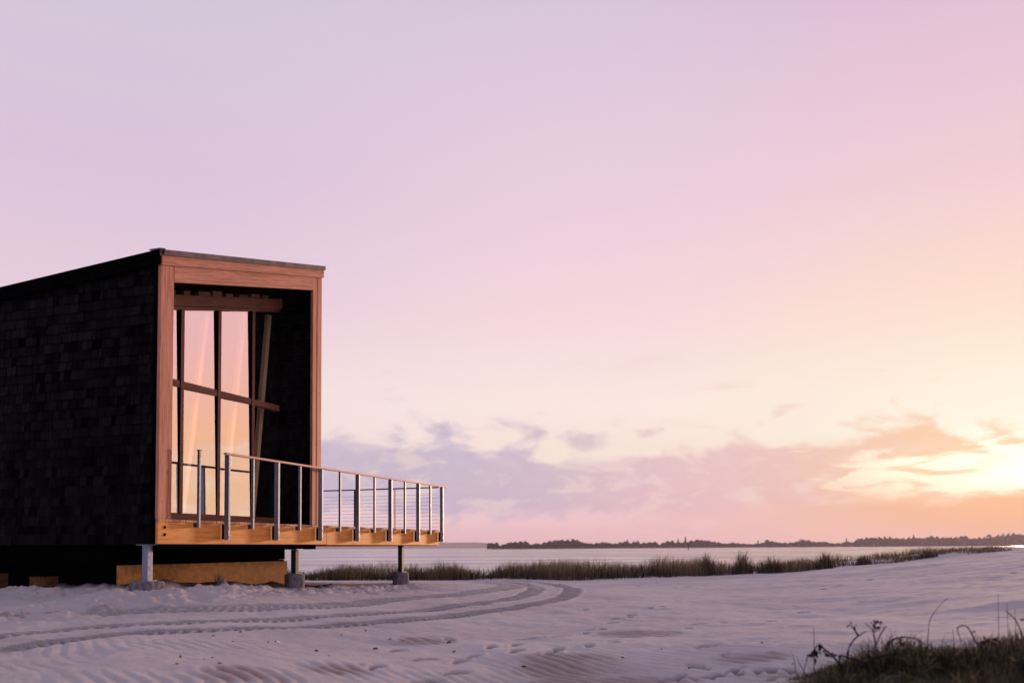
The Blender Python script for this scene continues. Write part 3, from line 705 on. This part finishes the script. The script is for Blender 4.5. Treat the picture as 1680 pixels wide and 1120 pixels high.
g1 = blades('beach_grass', X, Y, Zg - 0.03, np.maximum(Hb, 0.05), rng.uniform(.008, .017, len(X)), rng.normal(0.15, 0.25, len(X)), M['beach_grass'], np.clip(rng.beta(0.7, 2.1, len(X)) + cn * 1.4, 0, 1))
tag(g1, 'strip of olive and tan beach grass along the back edge of the sand', 'beach grass', kind='stuff')
# tufts that stand out of the strip
for pxx, hgt, sp_, lab in ((745, .62, .7, 'bushy tan grass tuft just right of the outer deck footing'), (1158, .82, .30, 'dark pointed grass tuft standing at the gap in the grass strip'), (1217, .86, .42, 'tallest dark grass tuft right of the gap in the strip'), (1262, .62, .5, 'broad dark grass tuft second right of the gap'), (1352, .62, .28, 'dark grass tuft midway up the rising sand crest'), (1415, .40, .25, 'small dark grass tuft right of the middle of the rising crest'), (1520, .26, .35, 'low dark grass patch close to the top of the sand crest'), (1622, .16, .5, 'low dark weeds at the top of the sand crest')):
    nT = 420; dp0 = 29.3 if pxx < 1500 else 30.2; xx = (pxx - 840) / FPX * dp0 + np.clip(rng.normal(0, sp_ * .55, nT), -sp_ * .8, sp_ * .62); yy = dp0 + np.clip(rng.normal(0, .18, nT), -.3, .3)
    hh = hgt * np.exp(-((xx - (pxx - 840) / FPX * dp0) / (sp_ * 0.9)) ** 2) * rng.uniform(.55, 1.1, nT)
    cx_, cy_ = (pxx - 840) / FPX * dp0, dp0; cz_ = gz(cx_, cy_)
    o = blades('grass_tuft', xx - cx_, yy - cy_, ground0(xx, yy) - 0.03 - cz_, np.maximum(hh, .05), rng.uniform(.008, .016, nT), rng.normal(0, .28, nT), M['beach_grass'], np.clip(rng.beta(1.3, 3.2, nT) + (0.3 if pxx == 745 else 0), 0, 1))
    o.location = (cx_, cy_, cz_); tag(o, lab, 'grass tuft', 'grass tufts along the sand crest')
# small tuft by the skirting wall, with a broken chunk
c0 = W(1.55, 0.15, 0)[:2]; nT = 110
o = blades('grass_tuft', rng.uniform(-.07, .07, nT), rng.uniform(-.07, .07, nT), np.full(nT, -0.02), rng.uniform(.08, .26, nT), np.full(nT, .006), rng.normal(0, .5, nT), M['dune_grass'], rng.beta(1, 4, nT))
o.location = (c0[0], c0[1], hfine(*c0)); tag(o, 'small dark tuft in front of the plywood skirting', 'grass tuft')
# foreground mound
NF = 70000
px = rng.uniform(1270, 1800, NF); dp = rng.uniform(3.4, 6.6, NF)
X = (px - 840) / FPX * dp; Y = dp; Zg = ground0(X, Y)
# edge of the mound on the ground, from the photo's outline
lim = np.interp(X, ex, ey) + 0.35 * fbm(X, Y, 2.0, 3, 44)
keep = (X > ex[0] - 0.15) & (Y < lim) & (rng.random(NF) < 0.9 + 1.2 * fbm(X, Y, 2.6, 3, 41))
X, Y, Zg, lim = X[keep], Y[keep], Zg[keep], lim[keep]; cn = fbm(X, Y, 3.0, 3, 42); inn = sstep(0, 1.5, lim - Y)
Hb = (0.035 + 0.085 * inn) * (1 + 2.6 * cn) * rng.uniform(.3, 1.7, len(X))
g2 = blades('dune_grass', X, Y, Zg - 0.02, np.maximum(Hb, .02), rng.uniform(.003, .008, len(X)), rng.normal(.1, 1.1, len(X)), M['dune_grass'], np.clip(np.where(rng.random(len(X)) < .09, .95, rng.beta(.6, 5.5, len(X))) + 0.08 * (1 - inn) + cn * .4, 0, 1), 0.5)
tag(g2, 'dark tangled dune grass covering the near right corner', 'dune grass', kind='stuff')

# bramble canes and weeds rising from the mound
def a8(l): return [(1280 + x / 8.4, 1000 + y / 8.4) for x, y in l]
def a4(l): return [(1260 + x / 4, 940 + y / 4) for x, y in l]
def curve3(pts, dep, jit=0.05):
    P = [at(x, y, dep + random.uniform(-jit, jit)) for x, y in pts]; out = []
    for i in range(len(P) - 1):
        p0, p1, p2, p3 = P[max(i - 1, 0)], P[i], P[i + 1], P[min(i + 2, len(P) - 1)]
        for u in np.linspace(0, 1, 6, endpoint=False):
            out.append(0.5 * ((2 * p1) + (-p0 + p2) * u + (2 * p0 - 5 * p1 + 4 * p2 - p3) * u * u + (-p0 + 3 * p1 - 3 * p2 + p3) * u ** 3))
    out.append(P[-1]); return out
def leafpatch(mb, c, size, nL):
    for _ in range(nL):
        d = np.array([random.gauss(0, 1) for _ in range(3)]); d /= np.linalg.norm(d); d[2] -= 0.3
        u = np.cross(d, [random.gauss(0, 1) for _ in range(3)]); u /= (np.linalg.norm(u) + 1e-6); nn = np.cross(d, u); o = len(mb.v)
        c1 = c + np.array([random.gauss(0, size * .35) for _ in range(3)]); Ls = size * random.uniform(.9, 1.6)
        P = [c1, c1 + d * Ls * .35 + u * Ls * .30 + nn * .002, c1 + d * Ls, c1 + d * Ls * .35 - u * Ls * .30 + nn * .002, c1 + d * Ls * .5 + nn * Ls * .10]
        mb.v += [tuple(p) for p in P]; mb.t += [random.random()] * 5; mb.f += [(o, o + 1, o + 4), (o + 1, o + 2, o + 4), (o + 2, o + 3, o + 4), (o + 3, o, o + 4)]
def plant(name, lab, cat, stems, leaves, dep, rad, mt='stem', lsize=0.028):
    pts0 = curve3(stems[0], dep); base = pts0[0]
    root = bpy.data.objects.new(name, None); COL.objects.link(root); root.location = base; tag(root, lab, cat, 'canes and weeds on the near mound')
    for i, st in enumerate(stems):
        mb = MB(); P = pts0 if i == 0 else curve3(st, dep)
        if i == 0: P = [P[0] - np.array([0, 0, 0.12])] + P
        nP = len(P); mb.tube(P, [rad * 1.1 * (1.1 - 0.6 * j / nP) * (1.35 if (j % 5 == 2 and name == 'bramble_cane') else 1.0) for j in range(nP)], 6); mb.build('stem', M[mt], root, base, 0, True)
    if leaves:
        mb = MB()
        for x, y, nl in leaves: leafpatch(mb, at(x, y, dep), lsize, nl)
        mb.build('leaves', M['leaf'], root, base)
    return root
L8 = lambda l: [(1280 + x / 8.4, 1000 + y / 8.4, n_) for x, y, n_ in l]
L4 = lambda l: [(1260 + x / 4, 940 + y / 4, n_) for x, y, n_ in l]
plant('bramble_cane', 'nodding bramble cane with leaf clusters at the left end of the mound', 'bramble', [a8([(870, 850), (780, 700), (700, 610), (640, 560), (590, 520), (545, 475), (490, 515), (470, 580)])], L8([(545, 480, 6), (470, 565, 9), (500, 590, 5), (618, 565, 6), (715, 630, 3), (440, 600, 4)]), 5.3, .0055)
plant('bramble_cane', 'bare dark cane curving up to the right on the mound', 'bramble', [a8([(895, 860), (905, 760), (920, 680), (945, 530), (1000, 430), (1080, 355), (1180, 295)]), a8([(1075, 355), (1030, 280), (985, 215)])], L8([(985, 210, 3), (950, 205, 2), (1020, 205, 2)]), 5.25, .0055, lsize=.016)
plant('weed', 'forked dry weed with a hanging dark leaf cluster', 'weed', [a8([(1310, 660), (1312, 500), (1290, 330), (1270, 270), (1215, 215), (1170, 185)]), a8([(1285, 310), (1300, 240), (1325, 160)]), a8([(1325, 480), (1380, 340), (1460, 220)])], L8([(1320, 150, 5), (1390, 185, 4), (1280, 205, 4), (1330, 250, 5), (1410, 215, 2)]), 5.2, .0048, 'pale_stem', .024)
plant('bramble_cane', 'arched bramble cane with one dark bud cluster near its top', 'bramble', [a4([(772, 560), (785, 470), (830, 430), (900, 418), (970, 430), (1025, 462)])], L4([(870, 445, 9), (970, 430, 4), (790, 465, 2), (1000, 450, 2), (925, 420, 2)]), 5.2, .005, lsize=.022)
plant('grass_stalk', 'single tall thin stalk bent to the right above the mound', 'stalk', [a4([(1045, 480), (1052, 390), (1065, 300), (1120, 220), (1180, 160)])], None, 5.2, .0022)
plant('bramble_cane', 'looped cane bent over like a hook on the mound', 'bramble', [a4([(1385, 500), (1370, 460), (1340, 400), (1300, 345), (1250, 350), (1245, 380), (1270, 450)])], L4([(1335, 390, 3), (1345, 385, 2)]), 5.2, .004, lsize=.018)
plant('grass_stalk', 'thin upright stalk at the left end of the mound', 'stalk', [a4([(303, 600), (302, 480), (300, 350)])], None, 5.4, .0022)
plant('bramble_cane', 'low cane arching down to the right across the mound', 'bramble', [a4([(470, 535), (560, 560), (640, 590), (700, 640), (725, 740)])], None, 5.05, .005)
plant('bramble_cane', 'cane lying level along the top of the mound', 'bramble', [a4([(620, 600), (690, 560), (750, 540), (870, 530), (1010, 548)])], L4([(730, 545, 5), (870, 530, 3), (660, 580, 4)]), 5.1, .005, lsize=.02)
plant('weed', 'twiggy pale weed at the outer left tip of the mound', 'weed', [a4([(195, 720), (180, 640), (170, 560), (150, 515)]), a4([(225, 720), (240, 620), (270, 545), (330, 510)]), a4([(235, 640), (200, 580), (195, 545)])], L4([(170, 590, 2), (240, 560, 2), (265, 545, 2)]), 5.6, .0026, 'pale_stem', .012)
plant('grass_stalk', 'dry pale blade curling up in front of the bare cane', 'stalk', [a4([(415, 740), (395, 680), (385, 620), (398, 570)])], None, 5.0, .0035, 'pale_stem')
plant('bramble_cane', 'dark cane leaning in from the right frame edge', 'bramble', [a4([(1700, 470), (1672, 415), (1655, 370), (1620, 300), (1560, 245)])], L4([(1668, 300, 3)]), 5.3, .004, lsize=.02)
for x, y0, y1, d_, lab in ((1510, 430, 135, 5.6, 'tallest of the thin stalks near the right edge'), (1570, 420, 195, 5.6, 'thin stalk second from the right edge group'), (1622, 420, 225, 5.5, 'thin stalk nearest the right frame edge'), (1215, 470, 365, 5.4, 'short thin stalk left of the looped cane')):
    plant('grass_stalk', lab, 'stalk', [a4([(x + 6, y0 + 40), (x + 3, (y0 + y1) / 2), (x - 2, y1)])], None, d_, .0016)
plant('bramble_cane', 'leafy dark cane sprawling at the right end of the mound', 'bramble', [a4([(1390, 520), (1420, 450), (1460, 430), (1500, 445)])], L4([(1430, 440, 7), (1465, 435, 6), (1410, 455, 4)]), 5.1, .005, lsize=.026)

# ------------------------------------------------------------------ bits on the sand
r2 = random.Random(5)
chip_lab = 'small dark wood chip lying on the pale sand'
SPOTS = [(745, 1070), (640, 1048), (615, 1065), (518, 1065), (440, 1052), (600, 1033), (737, 1056), (822, 1005), (243, 1082), (267, 1088), (296, 1081), (348, 1081), (360, 1092), (290, 1094), (335, 1085), (1022, 1079), (350, 1042), (382, 1052), (395, 1038), (436, 1062), (452, 1050), (212, 1085), (1160, 1062), (1085, 1066), (1130, 1095), (1185, 1117), (1240, 1114), (918, 958), (1250, 1056), (500, 1075), (905, 1076), (20, 1092), (120, 1100), (560, 1040), (540, 1075), (860, 1090)]
for px, py in SPOTS:
    c0 = onground(px, py); dist = c0[1]; sz = r2.uniform(.005, .017) * (dist / 7.0) ** .4
    z0 = hfine(*c0); mb = MB(); o = len(mb.v); P = []
    for i in range(9):
        a = 2 * pi * i / 9; rr = sz * r2.uniform(.6, 1.2); P.append((rr * 1.7 * cos(a), rr * .8 * sin(a), -0.004))
    for i in range(9): P.append((P[i][0] * .7 + r2.uniform(-.2, .2) * sz, P[i][1] * .7, sz * r2.uniform(.4, .9)))
    mb.v = P; mb.t = [.5] * 18; mb.f = [(i, (i + 1) % 9, 9 + (i + 1) % 9, 9 + i) for i in range(9)] + [tuple(range(9, 18))]
    o = mb.build('wood_chip', M['chip']); o.location = (c0[0], c0[1], z0); o.rotation_euler = (0, 0, r2.uniform(0, 6)); tag(o, chip_lab, 'wood chip', 'dark chips scattered on the sand')
c0 = onground(456, 1053); mb = MB(); mb.tube([(-.018, 0, .004), (-.008, 0, .012), (.006, 0, .012), (.018, 0, .004)], [.006, .013, .013, .005], 8)
o = mb.build('shell', M['shell']); o.location = (c0[0], c0[1], hfine(*c0)); tag(o, 'tiny white shell on the sand below the tyre tracks', 'shell')
# broken concrete lump in front of the skirting
c0 = W(1.42, -0.02, 0)[:2]; mb = MB(); P = []
for zz, sc in ((-.05, 1.0), (.07, .8), (.16, .35)):
    for i in range(8):
        a = 2 * pi * i / 8; rr = .12 * sc * r2.uniform(.7, 1.25); P.append((rr * cos(a), rr * sin(a), zz + r2.uniform(-.02, .02)))
mb.v = P; mb.t = [.5] * 24; mb.f = [(k_ * 8 + i, k_ * 8 + (i + 1) % 8, (k_ + 1) * 8 + (i + 1) % 8, (k_ + 1) * 8 + i) for k_ in range(2) for i in range(8)] + [tuple(16 + i for i in range(8))]
o = mb.build('rubble', M['concrete']); o.location = (c0[0], c0[1], hfine(*c0)); tag(o, 'pale broken lump of rubble in front of the brown skirting', 'rubble')

# ------------------------------------------------------------------ far shore
SHORE = 1500.0
def shore_d(px): return np.interp(px, [700, 800, 1200, 1700], [1300, 1400, 2000, 2700])
prof = [(780 + a / 3.652, 860 + b_ / 3.652) for a, b_ in [(68, 140), (75, 115), (130, 112), (145, 132), (200, 108), (310, 103), (330, 125), (360, 112), (385, 120), (450, 98), (510, 90), (560, 95), (600, 88), (650, 110), (700, 118), (770, 105), (830, 118), (910, 100), (930, 115), (945, 104), (970, 102), (985, 115), (1080, 103), (1100, 125), (1130, 105), (1180, 98), (1195, 110), (1230, 108), (1275, 102), (1310, 95), (1345, 92), (1390, 95), (1430, 105), (1500, 118), (1540, 108), (1570, 115), (1650, 120)]]
prof += [(1240 + a / 3.818, 860 + b_ / 3.818) for a, b_ in [(40, 118), (70, 100), (110, 107), (150, 115), (200, 118), (240, 112), (280, 98), (330, 98), (360, 112), (430, 108), (480, 120), (540, 118), (565, 105), (600, 115), (640, 92), (700, 82), (780, 78), (860, 82), (940, 85), (985, 78), (1030, 85), (1100, 72), (1150, 80), (1250, 78), (1310, 70), (1340, 88), (1400, 80), (1460, 85), (1520, 60), (1600, 55), (1680, 58)]] + [(1760, 874), (1900, 872), (2100, 874)]
pxp = np.array([p[0] for p in prof]); pyp = np.array([p[1] for p in prof])
def topz(px): 
    d_ = shore_d(px); y = np.interp(px, pxp, pyp); return np.array([at(a, b_, c_)[2] for a, b_, c_ in zip(np.atleast_1d(px), np.atleast_1d(y), np.atleast_1d(d_))])
# low land under the trees
xs = np.concatenate([np.linspace(806, 2100, 260)]); dsh = shore_d(xs); X0 = (xs - 840) / FPX
rows = []
for off, zz in ((-14, -1.0), (0, 1.4), (40, 2.5), (400, 4.0), (900, -2)):
    rows.append(np.stack([X0 * (dsh + off), dsh + off, np.full(len(xs), zz) + (fbm(xs, xs * 0, .05, 2, 3) if off in (0, 40) else 0)], -1))
V = np.concatenate(rows); nx = len(xs); Fq = [(r_ * nx + i, r_ * nx + i + 1, (r_ + 1) * nx + i + 1, (r_ + 1) * nx + i) for r_ in range(4) for i in range(nx - 1)]
tag(mesh_np('far_shore', V, Fq, M['hill'], smooth=True), 'low dark land across the bay', 'shore', kind='structure')
def clumps(X, Y, Z, R, tones, nper=1):
    """small tilted leaf-clump facets"""
    nC = len(X); d = rng.normal(size=(nC, 3)); d /= np.linalg.norm(d, axis=1)[:, None]; e = np.cross(d, rng.normal(size=(nC, 3))); e /= np.linalg.norm(e, axis=1)[:, None]
    C = np.stack([X, Y, Z], -1); r_ = R[:, None]
    V = np.stack([C + d * r_, C + e * r_ * .8, C - d * r_ * .9, C - e * r_ * .75], 1).reshape(-1, 3)
    return V, np.arange(nC * 4).reshape(nC, 4), np.repeat(tones, 4)
NC = 85000
px = rng.uniform(799, 2090, NC); dd = shore_d(px) + 5 + 60 * rng.random(NC) ** 1.5; tz = topz(px)
# individual crowns: break the outline into tree-sized bumps
spacing = 4.3; cell = np.floor(px / spacing); ctr = (cell + .5 + (np.sin(cell * 12.9) * .45)) * spacing; hv = 0.93 + 0.09 * np.sin(cell * 78.2)
crown = np.sqrt(np.clip(1 - ((px - ctr) / (spacing * .72)) ** 2, 0, 1))
zt = (tz + 0.6) * hv * (0.84 + 0.16 * crown); u = rng.random(NC) ** 0.95
V, Fq, T = clumps((px - 840) / FPX * dd, dd, 1.2 + u * np.maximum(zt - .8, .5), np.interp(dd, [1300, 2700], [1.2, 2.1]) * rng.uniform(.6, 1.2, NC), rng.random(NC))
tag(mesh_np('far_wood', V, Fq, M['far_leaf'], tone=T), 'long dark wood along the far shore of the bay', 'wood', kind='stuff')
# trees that rise above the far wood
def far_tree(px, ytop, wpx, conifer, lab):
    d_ = float(shore_d(px)) + 3; top = at(px, ytop, d_)[2]; x0 = (px - 840) / FPX * d_; base = 1.5; Hh = top - base; wr_ = wpx / FPX * d_ / 2
    root = bpy.data.objects.new('far_tree', None); COL.objects.link(root); root.location = (x0, d_, base); tag(root, lab, 'tree', 'trees rising above the far wood')
    mb = MB(); mb.tube([(0, 0, -.8), (0, 0, Hh * .5), (0, 0, Hh * .95)], [Hh * .03, Hh * .02, Hh * .005], 6); mb.build('trunk', M['bark'], root)
    nn = 420; u = rng.random(nn); a = rng.random(nn) * 2 * pi
    rr = (wr_ * (1 - u) ** .8 * np.sqrt(rng.random(nn)) * (0.65 + .35 * np.abs(np.sin(u * 22)))) if conifer else wr_ * np.sqrt(np.clip(1 - (2 * u - 1) ** 2, 0, 1)) * np.sqrt(rng.random(nn))
    z = (0.12 + .88 * u) * Hh if conifer else (0.30 + .68 * u) * Hh
    V, Fq, T = clumps(rr * np.cos(a), rr * np.sin(a), z, rng.uniform(.5, 1.0, nn) * (Hh * .05), rng.random(nn))
    mesh_np('crown', V, Fq, M['far_leaf'], root, T)
FT = [(1029, 884.5, 7, 1, 'pointed far tree right of the highest rounded part of the wood'), (1039, 886, 6, 1, 'left one of a close pair of small pointed far trees'), (1046, 885.5, 6, 1, 'right one of a close pair of small pointed far trees'),
      (1112, 883, 7, 1, 'slim far conifer left of the tallest far tree'), (1124, 880, 8, 1, 'tallest far conifer standing above the channel marker'), (1145, 884.5, 9, 0, 'rounded far tree right of the tallest conifer'), (1243, 885.5, 7, 1, 'small pointed far tree at the low middle stretch of wood'),
      (1258, 884.5, 9, 0, 'rounded far tree in the low middle stretch of wood'), (1314, 883.5, 10, 0, 'twin topped far tree right of the low middle stretch'), (1388, 882, 5, 1, 'thin far spire left of where the wood grows taller'), (1408, 882.5, 8, 0, 'far tree at the left end of the taller right wood'),
      (1498, 876.5, 6, 1, 'thin spire above the middle of the taller right wood'), (1527, 878.5, 10, 0, 'broad far crown in the taller right wood'), (1583, 878.5, 11, 0, 'broad far crown left of the bright gap near the sun'), (1622, 876, 12, 0, 'broad far crown near the right frame edge'), (802, 890, 8, 0, 'round far tree at the left tip of the wood'), (814, 889.5, 9, 0, 'second round far tree from the left tip')]
for q in FT: far_tree(*q)
# distant ridge left of the wood
xs = np.linspace(250, 818, 90); dR = 7000.0; tp_ = np.interp(xs, [250, 560, 640, 700, 740, 780, 800, 818], [893, 892, 890.5, 889.5, 889, 889, 890, 897]); V = []
for off, f_ in ((0, 0.0), (150, 1.0), (900, 1.0), (1500, -.2)):
    for x_, y_ in zip(xs, tp_):
        z_ = at(x_, y_, dR)[2]; V.append(((x_ - 840) / FPX * (dR + off), dR + off, (-2 if f_ <= 0 else (z_ * f_ + 3 * fbm(np.array([x_]), np.array([off]), .06, 3, 2)[0]))))
nx = len(xs); Fq = [(r_ * nx + i, r_ * nx + i + 1, (r_ + 1) * nx + i + 1, (r_ + 1) * nx + i) for r_ in range(3) for i in range(nx - 1)]
tag(mesh_np('hills', V, Fq, M['hill'], smooth=True), 'faint lilac ridge far across the bay', 'hills', kind='structure')
# channel marker
p = at(1129.5, 902, 620.0); o = bpy.data.objects.new('channel_marker', None); COL.objects.link(o); o.location = (p[0], p[1], 0); tag(o, 'thin dark channel marker standing in the bay below the tallest conifer', 'channel marker')
mb = MB(); mb.tube([(0, 0, -2), (0, 0, 3.6)], .28, 8); mb.build('pile', M['bark'], o)
mb = MB(); mb.box(-.55, .55, -.12, .12, 3.3, 4.3); mb.build('day_board', M['chip'], o)

# ------------------------------------------------------------------ haze over the bay
hx = bpy.data.meshes.new('haze')
x0, x1, y0, y1, z0, z1 = -9500, 9500, -9500, 9500, -6, 130
hx.from_pydata([(x0, y0, z0), (x1, y0, z0), (x1, y1, z0), (x0, y1, z0), (x0, y0, z1), (x1, y0, z1), (x1, y1, z1), (x0, y1, z1)], [], BOXF)
ho = bpy.data.objects.new('haze', hx); COL.objects.link(ho); tag(ho, 'pale evening haze over the bay', 'haze', kind='stuff')
m = bpy.data.materials.new('evening haze'); m.use_nodes = True; k = NT(m.node_tree); k.nt.nodes.clear()
oo = k.n('ShaderNodeOutputMaterial'); pv = k.n('ShaderNodeVolumePrincipled'); k.l(pv.outputs[0], oo.inputs['Volume'])
pv.inputs['Color'].default_value = (0.88, 0.80, 0.95, 1); pv.inputs['Density'].default_value = 0.00009; pv.inputs['Anisotropy'].default_value = 0.3
hx.materials.append(m)
